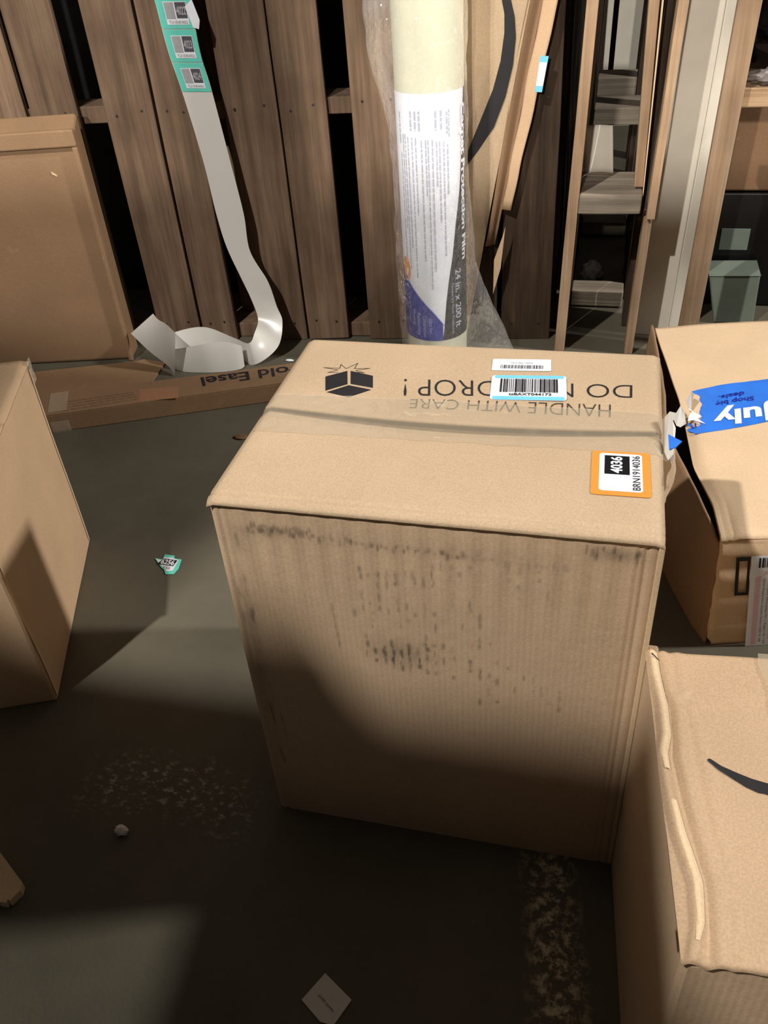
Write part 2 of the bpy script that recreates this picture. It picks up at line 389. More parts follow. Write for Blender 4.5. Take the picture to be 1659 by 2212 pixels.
# stickers
def sticker(name, o, x, w, h, z, mat, r=.004, label=None, parent=None):
    pl = Pl((o[0], o[1], z), (x[0], x[1], 0), (-x[1], x[0], 0), .0003)
    s = decal(name, pl, [rrect(0, 0, w, h, r)], mat, parent); tag(s, label); return s, pl
s, pl = sticker('barcode_sticker', (.286, .333), (.081, .006), .081, .034, btop(.325, .35) + .0003, 'white', .003, 'small white sticker with a grey barcode', t)
decal('barcode', pl, bars(.012, .07, .006, .016, 4, .0007), 'grey_dark', s, 2)
lettering('S5005- 9782 4183', lambda u, v: pl.p(.056 - .030 * u, .0245 - .0045 * v, 2), 'grey', s)
s, pl = sticker('barcode_sticker', (.2945, .2515), (.0985, .0082), .0990, .0665, btop(.345, .285) + .0006, 'white', .006, 'larger white sticker with light blue bands and a black barcode', t)
decal('blue_band', pl, [rrect(.003, .0005, .096, .0095, .003), rrect(.004, .058, .096, .066, .003)], 'cyan', s, 2)
decal('barcode', pl, bars(.012, .088, .020, .056, 9, .00085), 'ink', s, 3)
lettering('tsBAXT044173', lambda u, v: pl.p(.024 + .055 * u, .0115 + .0065 * v, 3), 'ink', s, .02)
s, pl = sticker('shelf_sticker', (.4315, .067), (.063, .0012), .0655, .0885, .6122, 'orange', .004, 'orange-bordered sticker with a white number panel', t)
w = decal('number_panel', pl, [rrect(.0085, .008, .0565, .0835, .004)], 'white', s, 2)
decal('black_block', pl, [rect(.0145, .0405, .0425, .0785)], 'black_print', w, 3)
lettering('4036', lambda u, v: pl.p(.0345 - .0135 * v, .0425 + .0335 * u, 4), 'white', w, .03)
lettering('BRN1914036', lambda u, v: pl.p(.0540 - .0085 * v, .0115 + .068 * u, 4), 'ink', w)
def tp(u, v):
    x = -.003 + .519 * u; y0, y1 = .146 + .010 * u, .236 + .008 * u; y = y0 + (y1 - y0) * v + .003 * mn.noise(Vector((x * 30, v * 3, 2)))
    s = seam(max(0, min(.508, x))); k = sm(s - .012, s + .004, y)
    z = .6125 + .0042 * k + (btop(max(0, min(.508, x)), y) - .6155) * k + .0006 * mn.noise(Vector((x * 60, y * 60, 8)))
    e = min(x + .001, .511 - x); z -= .010 * (1 - sm(-.006, .008, e))
    return Vector((x, y, z))
grid('packing_tape', tp, 120, 50, 'tape', t)
def te(u, v):
    y = .10 + .15 * u; s = math.sin(math.pi * min(1, max(0, u)))
    x = .5125 + .016 * s * math.sin(math.pi * (.15 + .85 * v)) + .003 * mn.noise(Vector((u * 7, v * 5, 4))); z = .612 - .075 * v * (.5 + .5 * s)
    return Vector((x, y, z))
tag(grid('tape_end', te, 24, 16, 'tape', t), 'loose crumpled end of the clear tape')

# ---------------------------------------------------------------- carton at the lower right
c, s_ = math.cos(math.radians(4.5)), math.sin(math.radians(4.5))
def FX(u, v, z): return Vector((.5380 + c * u - s_ * v, -.346 + s_ * u + c * v, z))
t = thing('shipping_carton', FX(.27, .17, 0), 'tan carton at lower right with creased lid and part of a black curved arrow', 'box')
WF = .50
hexa('body', [FX(u, v, z) for z in (0, .440) for u, v in ((0, 0), (WF, 0), (WF, .345), (0, .345))], 'card_side', t, bev=.006)
hexa('leak_filler', box8(.5114, .525, -.012, .022, 0, .436), 'card', t, bev=.003)  # filler added to stop light leaking between the two cartons
r1 = [(.3471, .0056), (.3135, .006), (.2687, .0095), (.2295, .0088), (.2064, .0034), (.163, .006), (.1176, .0098), (.0701, .0185), (.0322, .0167), (.0, .008)][::-1]
r2 = [(.35, .0175), (.2905, .0216), (.2705, .027), (.2022, .0244), (.1536, .0284), (.1202, .0326), (.0725, .0383), (.0, .0329)][::-1]
r3 = [(.35, .034), (.2856, .034), (.2372, .0442), (.1795, .0466), (.1217, .0459), (.0522, .0468), (0, .046)][::-1]
def lin(L, v): return interp(L, v)[0] if False else (lambda q: q)(_lin(L, v))
def _lin(L, v):
    if v <= L[0][0]: return L[0][1]
    for a, b in zip(L, L[1:]):
        if v <= b[0]: return a[1] + (b[1] - a[1]) * (v - a[0]) / (b[0] - a[0])
    return L[-1][1]
def ftop(u, v):
    g = lambda q, w: math.exp(-(q / w) ** 2)
    a, b, d = _lin(r1, v), _lin(r2, v), _lin(r3, v)
    h = .0050 * g(u - a, .0048) - .0026 * g(u - (a + b) / 2 - .001, .005) + .0034 * g(u - b, .0055) + .0016 * g(u - d, .006) - .001 * g(u - (b + d) / 2, .006)
    h += .0008 * mn.noise(Vector((u * 14, v * 9, 3)))
    if v < .05: h += .0012 * g(u - .055 - v * .6, .006) * (1 - v / .05)
    return .4435 + h - .004 * (1 - sm(0, .006, v + .002))
grid('lid', lambda a, b: FX(-.0015 + (WF + .002) * a ** 1.7, -.003 + .351 * b, ftop((WF) * a ** 1.7, .348 * b)), 110, 90, 'card_dim', t, solid=.004)
def torn(a, b):
    v = .345 - .16 * a; u = _lin(r1, v); w = .0042 * (1 - .35 * sm(.8, 1, a))
    return FX(u - w + 2 * w * b + .001, v, ftop(u - w + 2 * w * b + .001, v) + .0032)
grid('torn_edge', torn, 40, 4, 'card_edge', t)
def torn2(a, b):
    v = .15 - .135 * a; u = _lin(r1, v); w = .0055 * math.sin(math.pi * (.1 + .85 * a)) ** .6
    return FX(u - w + 2 * w * b + .001, v, ftop(u - w + 2 * w * b + .001, v) + .0026)
grid('torn_edge', torn2, 40, 4, 'card_edge', t)
sml = [(.0459, .2016), (.0474, .2036), (.0499, .2032), (.059, .1969), (.0729, .1903), (.0857, .1849), (.0968, .1819), (.13, .174), (.17, .171), (.17, .155), (.13, .158), (.0943, .1685), (.0888, .169), (.0781, .1744), (.0668, .1829), (.0552, .1915), (.0464, .2)]
me = D.meshes.new('curved_arrow'); me.from_pydata([tuple(FX(u, v, ftop(u, v) + .0026)) for u, v in sml], [], [list(range(len(sml)))]); link('curved_arrow', me, 'ink', t)
grid('packing_tape', lambda a, b: FX(.1200 + .06 * a + .003 * mn.noise(Vector((3, b * 6, 1))) * (1 - a), .14 + .212 * b, .4490 + .0008 * mn.noise(Vector((a * 5, b * 20, 0)))), 10, 40, 'tape', t)
me = D.meshes.new('pen_mark'); pm = [(.003, .338), (.006, .334), (.011, .3325), (.011, .3345), (.0065, .336), (.004, .340)]
me.from_pydata([tuple(FX(u, v, ftop(u, v) + .0045)) for u, v in pm], [], [list(range(6))]); link('pen_mark', me, 'ink_grey', t)
me = D.meshes.new('staple'); me.from_pydata([tuple(FX(*p)) for p in ((-.0012, .012, .435), (-.0012, .030, .437), (-.0012, .030, .432), (-.0012, .012, .430))], [], [(0, 1, 2, 3)]); link('staple', me, 'ink_brown', t)

# ---------------------------------------------------------------- carton at the left edge
a = math.radians(111.8); LV = Vector((math.cos(a), math.sin(a), 0)); LU = Vector((-LV.y, LV.x, 0))
def LX(u, v, z): return Vector((-.478, .132, 0)) + LU * u + LV * v + Vector((0, 0, z))
t = thing('shipping_carton', LX(.2, .23, 0), 'plain tan carton at the left edge with taped top corner', 'box')
hexa('body', [LX(u, v, z) for z in (0, .452) for u, v in ((0, 0), (.42, 0), (.42, .474), (0, .474))], 'card_light', t, bev=.006, cuts=6, jit=.002)
for k, (v0, v1) in enumerate(((-.003, .235), (.239, .477))):
    grid('top_flap', lambda p, q, v0=v0, v1=v1: LX(-.003 + .426 * p, v0 + (v1 - v0) * q, .4545 + .002 * mn.noise(Vector((p * 4, q * 3 + k, 7))) - .004 * (1 - sm(0, .01, min(p, 1 - p)))), 24, 14, 'card_light', t, solid=.004)
grid('packing_tape', lambda p, q: LX(-.0045 + .002 * mn.noise(Vector((p * 9, q * 9, 2))) - .0008, .455 + .024 * p, .462 - .05 * q), 8, 8, 'tape', t)
grid('corner_crease', lambda p, q: LX(-.0015, .0035 + .007 * p + .002 * math.sin(q * 9), .01 + .43 * q), 3, 20, 'card_edge', t)
grid('corner_crease', lambda p, q: LX(-.0015, .463 + .007 * p + .002 * math.sin(q * 7), .01 + .43 * q), 3, 20, 'card_edge', t)

# ---------------------------------------------------------------- crushed carton with blue tape, right
EX = Vector((math.cos(math.radians(14)), math.sin(math.radians(14)), 0))
t = thing('crushed_carton', (.95, .95, 0), 'crushed tan carton with bowed side and torn blue July tape, at the right edge', 'box')
LE = [(0, .653, .469), (.12, .646, .565), (.28, .621, .692), (.46, .609, .850), (.58, .600, .93), (.74, .583, 1.05), (1, .556, 1.262)]
def rtop(x, y):
    return .250 + .004 * mn.noise(Vector((x * 8, y * 8, 2))) + .003 * math.exp(-((x - .69) / .015) ** 2) * sm(.62, .5, y)
def rt(u, v):
    p = interp(LE, v); q = p + Vector((EX.x, EX.y)) * (.62 * u ** 1.5)
    z = rtop(q.x, q.y) - (.010 * (1 - sm(0, .12, u)) * math.sin(math.pi * max(0, min(1, (v - .02) / .62))) ** 2) - .005 * (1 - sm(0, .012, v))
    z += .004 * math.exp(-((u - .10) / .03) ** 2) * sm(.25, .0, v) * math.sin(u * 160)
    return Vector((q.x, q.y, z))
grid('lid', rt, 60, 70, 'card_lid', t, solid=.005)
TE = [(0, .650, .474, .232), (.06, .645, .505, .243), (.2, .617, .617, .250), (.36, .583, .751, .251), (.5, .574, .85, .247), (.62, .572, .95, .248), (.74, .566, 1.05, .252), (.88, .558, 1.17, .252), (1, .548, 1.270, .256)]
BE = [(0, .660, .478, .0), (.12, .615, .60, 0), (.3, .570, .75, 0), (1, .535, 1.25, 0)]
def rs(u, v):
    p = interp(TE, u).lerp(interp(BE, u), v); k = math.sin(math.pi * v)
    p = p + Vector((-.014 * k * math.sin(math.pi * min(1, u * 1.2)) , 0, 0)); p.x += .002 * mn.noise(Vector((u * 12, v * 6, 1)))
    if u < .04: p += Vector((.006, -.003, 0)) * (1 - u / .04)
    return p
grid('side_panel', rs, 70, 24, 'card_dull', t, solid=.005)
def rf(u, v):
    p = Vector((.653, .470, 0)) + EX * (.62 * u ** 1.3); z = .244 * v
    bow = -.004 * math.sin(math.pi * v) + .0025 * math.sin(v * 26 + u * 3) * (1 - sm(0, .4, u))
    q = p + Vector((EX.y, -EX.x, 0)) * (-bow) + EX * (.012 * (1 - v))
    q.z = z; r = 1 - sm(0, .03, u); q += Vector((.0, .012, 0)) * r * (1 - v) ** 2
    if v < .06: q += EX * (.018 * (1 - sm(0, .06, u)) * (1 - v / .06))
    return q
grid('front_panel', rf, 40, 40, 'card_lid', t, solid=.004)
hexa('back_panel', [(.575, 1.25, 0), (1.17, 1.40, 0), (1.17, 1.405, 0), (.575, 1.255, 0), (.56, 1.25, .246), (1.155, 1.40, .246), (1.155, 1.405, .246), (.56, 1.255, .246)], 'card', t, bev=.001)
hexa('side_panel', [(1.262, .625, 0), (1.266, .625, 0), (1.17, 1.405, 0), (1.166, 1.405, 0), (1.262, .625, .246), (1.266, .625, .246), (1.16, 1.405, .246), (1.156, 1.405, .246)], 'card', t, bev=.001)
FP = Pl((.651, .468, 0), EX, (0, 0, 1), .0012)
def fpq(u, z, k): return FP.p(u, z, k) + FP.n * .0075
def fdecal(name, polys, mat, parent, k):
    vs, fs = [], []
    for poly in polys:
        i = len(vs); vs += [fpq(x, y, k) for x, y in poly]; fs.append(list(range(i, len(vs))))
    me = D.meshes.new(name); me.from_pydata([tuple(v) for v in vs], [], fs); return link(name, me, mat, parent)
sk = lambda u, z: (u + .0845 - .1327 * z if False else u + (.216 - z) * .133, z)
fdecal('printed_frame', [[sk(*p) for p in q] for q in (rect(.0305, .207, .0545, .216), rect(.0305, .135, .0365, .207), rect(.0500, .135, .0545, .207), rect(.0305, .128, .0545, .135))], 'ink', t, 1)
lb = fdecal('shipping_label', [[sk(*p) for p in rect(.0555, .001, .20, .218)]], 'white', t, 2)
fdecal('barcode', [[sk(*p) for p in b] for b in bars(.068, .19, .192, .214, 11, .0011)], 'ink', lb, 3)
fdecal('red_hatching', [[sk(.064 , z), sk(.0735, z + .003), sk(.0735, z + .0045), sk(.064, z + .0015)] for z in [.004 + .0042 * i for i in range(40)]] + [[sk(u, .176), sk(u + .0016, .176), sk(u + .005, .184), sk(u + .0034, .184)] for u in [.078 + .005 * i for i in range(22)]], 'red', lb, 3)
def vtext(s, u0, z0, z1, h, mat): lettering(s, lambda a, b: fpq(*sk(u0 + h * b, z0 + (z1 - z0) * a), 3), mat, lb)
vtext('Smart Respirators Access Center 1003 UL AB', .0765, .165, .012, .0052, 'grey_dark'); vtext('Hazel Wheatley Pk 1 Rigby 45-100', .0845, .150, .006, .0048, 'grey_dark'); vtext('Return unit 60 45 41', .0935, .160, .02, .0048, 'grey_dark'); vtext('Contents: 1 carton', .103, .160, .04, .0048, 'grey_dark')
# blue tape and its lettering follow the lid
def rz(x, y, d): return Vector((x, y, rtop(x, y) + .0025 + d))
def bt(u, v):
    a, b = Vector((.6158, .7844)).lerp(Vector((1.18, 1.050)), u), Vector((.6229, .9593)).lerp(Vector((1.17, 1.213)), u)
    if u < .06:
        d = .016 * (mn.noise(Vector((v * 9, 0, 3))) + .3 * math.sin(v * 40)) * (1 - u / .06); a = a + Vector((d, 0)); b = b + Vector((d, 0))
    p = a.lerp(b, v); o = rz(p.x, p.y, .0010 + .0008 * mn.noise(Vector((p.x * 40, p.y * 40, 1)))); o.z -= .006 * (1 - sm(0, .05, u)) * math.sin(math.pi * v); return o
bl = grid('printed_tape', bt, 60, 30, 'blue', t); tag(bl, 'torn bright blue printed tape')
def q3(a, b, c, d, k): 
    f = quad(a, b, c, d, 0)
    def g(u, v): p = f(u, v); return rz(p.x, p.y, k)
    return g
lettering('July', q3((.7879, .9419), (.6657, .8937), (.6616, .8248), (.786, .863), .0024), 'white', bl, .035)
lettering('Shop big', q3((.7484, .9564), (.6709, .9206), (.6714, .9), (.7471, .9333), .0024), 'navy', bl, .015)
lettering('deals.', q3((.7305, .968), (.6785, .9407), (.6786, .9272), (.7297, .9485), .0024), 'navy', bl, .015)
lettering('P', q3((.628, .8302), (.618, .8237), (.619, .8062), (.629, .8127), .0030), 'navy', bl)
def shred(name, pts, mat, parent=None, th=.0008, label=None):
    n = len(pts); vs = [Vector(p) for p in pts] + [Vector(p) - Vector((0, 0, th)) for p in pts]
    fs = [list(range(n)), list(range(2 * n - 1, n - 1, -1))] + [(i, n + i, n + (i + 1) % n, (i + 1) % n) for i in range(n)]
    o = mesh(name, vs, fs, mat, parent); tag(o, label); return o
shred('tape_scrap', [(.622, .862, .262), (.640, .850, .259), (.632, .842, .258), (.646, .824, .258), (.624, .834, .259), (.612, .824, .262), (.616, .846, .262)], 'white', t, label='torn white end of the blue tape')
shred('tape_scrap', [(.612, .905, .263), (.620, .915, .275), (.624, .895, .285), (.621, .872, .260), (.628, .866, .258), (.616, .872, .259)], 'white_dull', t)
shred('tape_scrap', [(.585, .838, .258), (.598, .858, .276), (.606, .842, .270), (.610, .824, .256), (.600, .818, .250), (.592, .820, .252)], 'liner', t)

# torn tape remnant caught in the gap
r = thing('torn_tape_piece', (.520, .19, .60), 'crumpled scrap of white and blue tape stuck to the right edge of the middle carton', 'tape scrap')
shred('white_part', [(.5125, .228, .620), (.517, .226, .630), (.524, .218, .633), (.5205, .208, .628), (.524, .198, .624), (.522, .160, .612), (.517, .158, .604), (.5125, .17, .608)], 'liner', r, .001)
shred('blue_part', [(.5155, .186, .6225), (.5225, .181, .6215), (.531, .176, .620), (.524, .168, .616), (.517, .166, .6145)], 'blue', r, .001)
# ---------------------------------------------------------------- back row: standing pallets
PA = math.atan(.1); pc, ps = math.cos(PA), math.sin(PA)
def PX(x, d, z):
    """on the left pallets: x along the face, d behind it"""
    u = (x + .64) / pc; return Vector((-.64 + pc * u - ps * d, 1.60 + ps * u + pc * d, z))
def plank(name, x0, x1, d0, d1, z0, z1, mat, parent, tl=0, rnd=None):
    r = rnd or random; j = lambda a: r.uniform(-a, a)
    c = [PX(x0, d0, z0), PX(x1, d0, z0 + j(.004)), PX(x1, d1, z0), PX(x0, d1, z0), PX(x0 + j(.003) + tl, d0 + j(.003), z1), PX(x1 + j(.003) + tl, d0 + j(.003), z1 + j(.006)), PX(x1 + tl, d1, z1), PX(x0 + tl, d1, z1)]
    return hexa(name, c, mat, parent, bev=.0025, seg=2, cuts=5, jit=.0022)
def pallet(label, xs, rear, xa, xb, mat, h=1.22):
    t = thing('wooden_pallet', PX((xa + xb) / 2, .06, 0), label, 'pallet')
    for x0, x1 in xs:
        s = plank('slat', x0, x1, 0, .019, .0, h, mat, t)
        for zz in (.678, .06):
            for xx in (x0 + .03, x1 - .035):
                p = PX(xx, -.0008, zz + random.uniform(-.01, .01)); 
                vs = [p + Vector((.0035 * math.cos(a), -.0006, .0035 * math.sin(a))) for a in [i * math.pi / 4 for i in range(8)]] + [p + Vector((.0035 * math.cos(a), .004, .0035 * math.sin(a))) for a in [i * math.pi / 4 for i in range(8)]]
                mesh('nail', vs, [list(range(8))] + [(i, (i + 1) % 8, 8 + (i + 1) % 8, 8 + i) for i in range(8)], 'steel', t)
    for z0, z1 in ((.004, .048), (.652, .698), (1.16, 1.205)):
        plank('stringer', xa, xb, .0205, .115, z0, z1, mat, t)
    for x0, x1 in rear: plank('rear_slat', x0, x1, .1165, .134, 0, h, mat, t)
    return t
pallet('weathered brown pallet standing on end behind the hanging label strip', [(-1.315, -1.182), (-1.166, -1.030), (-.948, -.808), (-.801, -.690), (-.612, -.464), (-.458, -.330), (-.263, -.122)], [(-1.3, -1.2), (-1.0, -.90), (-.70, -.60), (-.42, -.36), (-.20, -.12)], -1.315, -.122, 'slat')
pallet('dark brown pallet standing behind the film roll and the leaning carton', [(-.110, .022), (.030, .125), (.138, .282)], [(-.10, .0), (.16, .28)], -.110, .282, 'slat_dark_shade')

t = thing('wooden_pallet', (.41, 2.1, 0), 'pallet standing edge-on to the camera with a dusty grey block between its two decks', 'pallet')
LN = .031
def pk(name, x0, x1, y0, y1, z0, z1, mat, lean=LN):
    return hexa(name, box8(x0, x1, y0, y1, z0, z1, lean), mat, t, bev=.002, seg=2, cuts=3, jit=.0018)
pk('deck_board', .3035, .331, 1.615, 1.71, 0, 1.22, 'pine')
for y0, y1 in ((1.76, 1.85), (1.93, 2.02), (2.14, 2.23), (2.36, 2.45), (2.56, 2.65)): pk('deck_board', .305, .327, y0, y1, 0, 1.22, 'slat_dark_shade')
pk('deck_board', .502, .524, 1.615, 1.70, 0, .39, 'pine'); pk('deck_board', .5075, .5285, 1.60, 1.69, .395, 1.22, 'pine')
for y0, y1 in ((1.80, 1.89), (2.0, 2.09), (2.2, 2.29), (2.4, 2.49), (2.58, 2.66)): pk('deck_board', .491, .508, y0, y1, 0, 1.22, 'slat_dark_shade')
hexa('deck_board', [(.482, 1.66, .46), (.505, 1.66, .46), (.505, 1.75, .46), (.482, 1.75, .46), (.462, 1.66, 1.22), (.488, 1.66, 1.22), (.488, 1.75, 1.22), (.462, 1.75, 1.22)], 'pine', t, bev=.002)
hexa('splinter', [(.5055, 1.652, .44), (.508, 1.652, .44), (.508, 1.70, .44), (.5055, 1.70, .44), (.496, 1.652, 1.22), (.501, 1.652, 1.22), (.501, 1.70, 1.22), (.496, 1.70, 1.22)], 'card_edge', t, bev=0)
hexa('block', box8(.330, .4905, 1.614, 1.815, .404, .455, LN), 'block', t, bev=.004, cuts=3, jit=.003)
hexa('block', box8(.328, .489, 2.57, 2.76, .395, .452, LN), 'block', t, bev=.004)
hexa('block', box8(.328, .489, 1.93, 2.02, .004, .055, LN), 'block', t, bev=.004)
hexa('block', box8(.328, .489, 1.614, 1.80, 1.12, 1.17, LN), 'block', t, bev=.004)
hexa('block', box8(.328, .489, 2.57, 2.76, .006, .055, LN), 'block', t, bev=.004)
# things seen through it
t = tag(grid('paper_sheet', lambda u, v: Vector((.348 + .078 * u - .012 * v, 1.80 + .012 * math.sin(u * 3) + .02 * v, .456 + .118 * v)), 8, 8, 'panel', None, (.385, 1.8, .456), solid=.003), 'greyish white sheet standing on the block inside the edge-on pallet', 'sheet')
t = thing('wooden_pallet', (.41, 3.3, 0), 'farther dim pallet standing edge-on, glimpsed through the nearer one', 'pallet')
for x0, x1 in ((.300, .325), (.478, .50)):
    for y0, y1 in ((3.06, 3.16), (3.3, 3.4), (3.6, 3.7)): hexa('deck_board', box8(x0, x1, y0, y1, 0, 1.22, .02), 'slat_dark_shade', t, bev=.002)
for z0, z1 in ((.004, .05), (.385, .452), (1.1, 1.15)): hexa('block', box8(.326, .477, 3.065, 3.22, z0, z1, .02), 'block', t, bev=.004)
t = hexa('post', box8(.362, .384, 3.45, 3.50, 0, 1.9, .01), 'slat_dark_shade', None, (.37, 3.47, 0), bev=.002); tag(t, 'dark upright post far back, framed by the edge-on pallets', 'post')
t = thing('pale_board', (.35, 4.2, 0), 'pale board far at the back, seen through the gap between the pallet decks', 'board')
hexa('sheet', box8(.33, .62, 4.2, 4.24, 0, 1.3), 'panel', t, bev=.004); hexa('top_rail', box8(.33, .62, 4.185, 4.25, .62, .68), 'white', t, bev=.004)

# dirty white board
t = thing('white_board', (.60, 1.77, 0), 'tall dirty white board standing between two pallets at upper right', 'board')
def wpan(y0, y1, xs, mat, name):
    hexa(name, [(xs[0] , y0[0], 0), (xs[1], y0[1], 0), (xs[1], y1[1], 0), (xs[0], y1[0], 0), (xs[0] + LN * 1.22, y0[0], 1.22), (xs[1] + LN * 1.22, y0[1], 1.22), (xs[1] + LN * 1.22, y1[1], 1.22), (xs[0] + LN * 1.22, y1[0], 1.22)], mat, t, bev=.003)
wpan((1.750, 1.742), (1.80, 1.80), (.522, .6235), 'panel', 'face'); wpan((1.7425, 1.752), (1.80, 1.80), (.624, .6545), 'panel', 'edge_strip')

# frame pallet on the right
t = thing('wooden_pallet', (.95, 1.65, 0), 'tan pallet frame standing at the upper right edge with a cross rail', 'pallet')
hexa('upright', box8(.6385, .6895, 1.602, 1.632, 0, 1.22, LN - .004), 'pine', t, bev=.003, cuts=4, jit=.002)
hexa('upright', box8(1.05, 1.10, 1.602, 1.632, 0, 1.22, LN - .004), 'pine', t, bev=.003)
for z0, z1 in ((.010, .055), (.655, .6985), (1.15, 1.2)): hexa('cross_rail', box8(.650, 1.25, 1.6335, 1.70, z0, z1, .025), 'pine_y', t, bev=.003, cuts=3, jit=.002)
# goods behind it
t = thing('dark_carton', (1.0, 2.2, 0), 'black carton in deep shadow behind the right pallet, with a faded grey label', 'box')
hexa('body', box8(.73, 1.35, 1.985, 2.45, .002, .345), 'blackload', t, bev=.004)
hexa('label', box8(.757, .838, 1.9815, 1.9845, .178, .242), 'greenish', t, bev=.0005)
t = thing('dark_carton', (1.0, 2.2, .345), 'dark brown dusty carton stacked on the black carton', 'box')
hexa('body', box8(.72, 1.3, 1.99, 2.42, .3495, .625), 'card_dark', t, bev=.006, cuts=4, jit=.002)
t = thing('plastic_tote', (.8, 1.87, 0), 'pale green-grey slanted panel of a bin low behind the right pallet', 'bin')
hexa('wall', [(.763, 1.845, .002), (.874, 1.845, .002), (.874, 1.95, .002), (.763, 1.95, .002), (.728, 1.845, .148), (.868, 1.845, .152), (.868, 1.96, .152), (.728, 1.96, .148)], 'greenish', t, bev=.004)
hexa('rim', [(.727, 1.843, .1485), (.869, 1.843, .1525), (.869, 1.962, .1525), (.727, 1.962, .1485), (.727, 1.843, .151), (.869, 1.843, .155), (.869, 1.962, .155), (.727, 1.962, .151)], 'greenish', t, bev=.0008)
def blob(name, cen, rad, mat, amp, fr, seed, nu=40, nv=24, parent=None, base=None, flatb=None):
    def f(u, v):
        a, b = 2 * math.pi * u, math.pi * (v - .5); d = Vector((math.cos(a) * math.cos(b), math.sin(a) * math.cos(b), math.sin(b)))
        k = 1 + amp * mn.noise(d * fr + Vector((seed, 0, 0))) + amp * .5 * mn.noise(d * fr * 2.7 + Vector((0, seed, 0)))
        p = Vector(cen) + Vector((d.x * rad[0], d.y * rad[1], d.z * rad[2])) * k
        if flatb is not None: p.z = max(p.z, flatb)
        return p
    return grid(name, f, nu, nv, mat, parent, base)
b = blob('rubbish_bag', (.93, 2.13, .80), (.20, .13, .19), 'bagblack', .22, 2.6, 3, 60, 36, None, (.93, 2.17, .626), .6275)
tag(b, 'shiny crumpled black plastic bag on the dark carton at the upper right edge', 'bag')
b = blob('plastic_scrap', (.80, 1.668, .716), (.085, .034, .020), 'grey_wrap', .35, 3, 9, 36, 18, None, (.80, 1.668, .699), .7005)
tag(b, 'grey crumpled plastic scrap lying on the cross rail at the upper right', 'plastic')
t = thing('blocking_load', (-.6, 2.2, 0), 'black stretch-wrapped load glimpsed through the pallet slats', 'load')
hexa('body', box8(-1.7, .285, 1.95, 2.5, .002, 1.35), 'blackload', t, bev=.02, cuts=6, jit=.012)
hexa('upper_blocker', box8(-1.7, -.30, 1.95, 2.48, 1.37, 2.28), 'blackload', t, bev=.02, cuts=6, jit=.012)  # out-of-view upper part, added to block lamp light
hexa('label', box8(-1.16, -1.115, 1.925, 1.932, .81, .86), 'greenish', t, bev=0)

# ---------------------------------------------------------------- carton leaning behind the film roll
t = thing('leaning_carton', (.10, 1.62, 0), 'flattened tan carton standing on end behind the film roll, with a black curved stripe', 'box')
def kx(e, z): return .2655 - .205 * (.90 - z) + e   # right edge slopes
prof = [(-.34, 0), (-.074, 0), (-.062, .004), (-.046, .020), (-.036, .018), (-.001, .006)]
def kp(a, z, dy=0):
    p = interp([(i, x, y) for i, (x, y) in enumerate(prof)], a * (len(prof) - 1)); w = 1 - .35 * (1 - sm(.25, .9, z))
    return Vector((kx(p.x * (w if p.x > -.2 else 1), z), 1.645 + p.y * .9 + dy + .004 * mn.noise(Vector((p.x * 8, z * 5, 2))), z))
KL = lambda z, d: Vector((max(-.085, kp(0, z).x), 1.645 + d, z))
hexa('front', [KL(0, 0), Vector((kp(.2, 0).x, 1.645, 0)), Vector((kp(.2, 0).x, 1.651, 0)), KL(0, .006), KL(1.25, 0), kp(.2, 1.25), kp(.2, 1.25, .006), KL(1.25, .006)], 'card', t, bev=.001)
grid('folded_side', lambda u, v: kp(.2 + .6 * u, .30 + .95 * v), 10, 20, 'card_dull', t, solid=.004)
grid('edge_flap', lambda u, v: kp(.8 + .2 * u, .40 + .85 * v) + Vector((.004 * mn.noise(Vector((v * 9, 0, 6))) * (1.1 - v), 0, 0)), 6, 30, 'card_light', t, solid=.004)
ksm = [(.1305, .9041), (.1378, .8724), (.1384, .8324), (.1301, .7707), (.1119, .7069), (.0808, .636), (.0482, .5618), (.03, .53), (.03, .498), (.0479, .5258), (.0758, .5616), (.1151, .6173), (.1431, .6887), (.1605, .7615), (.166, .8233), (.1618, .8676), (.152, .9032), (.13, .97), (.11, 1.0), (.10, .98), (.118, .95)]
me = D.meshes.new('curved_stripe'); me.from_pydata([(x, 1.6405, z) for x, z in ksm], [], [list(range(len(ksm)))]); link('curved_stripe', me, 'ink', t)
bq = [(.2245, .7785), (.243, .7719), (.2325, .6957), (.2138, .6961)]
sb = hexa('blue_sticker', [(x, y, z) for x, y, z in ((.2165, 1.6495, .697), (.2345, 1.6435, .697), (.2345, 1.6445, .697), (.2165, 1.6505, .697), (.2270, 1.6495, .778), (.2475, 1.6425, .778), (.2475, 1.6435, .778), (.2270, 1.6505, .778))], 'cyan', t, bev=0)
hexa('white_panel', [(x, y, z) for x, y, z in ((.2185, 1.6485, .711), (.2365, 1.6425, .711), (.2365, 1.6435, .711), (.2185, 1.6495, .711), (.2250, 1.6485, .764), (.2445, 1.6415, .764), (.2445, 1.6425, .764), (.2250, 1.6495, .764))], 'white', sb, bev=0)
shred('torn_corner', [(.118, 1.635, .165), (.139, 1.635, .245), (.150, 1.637, .36), (.142, 1.636, .33), (.120, 1.635, .265)], 'card_light', t, .003)

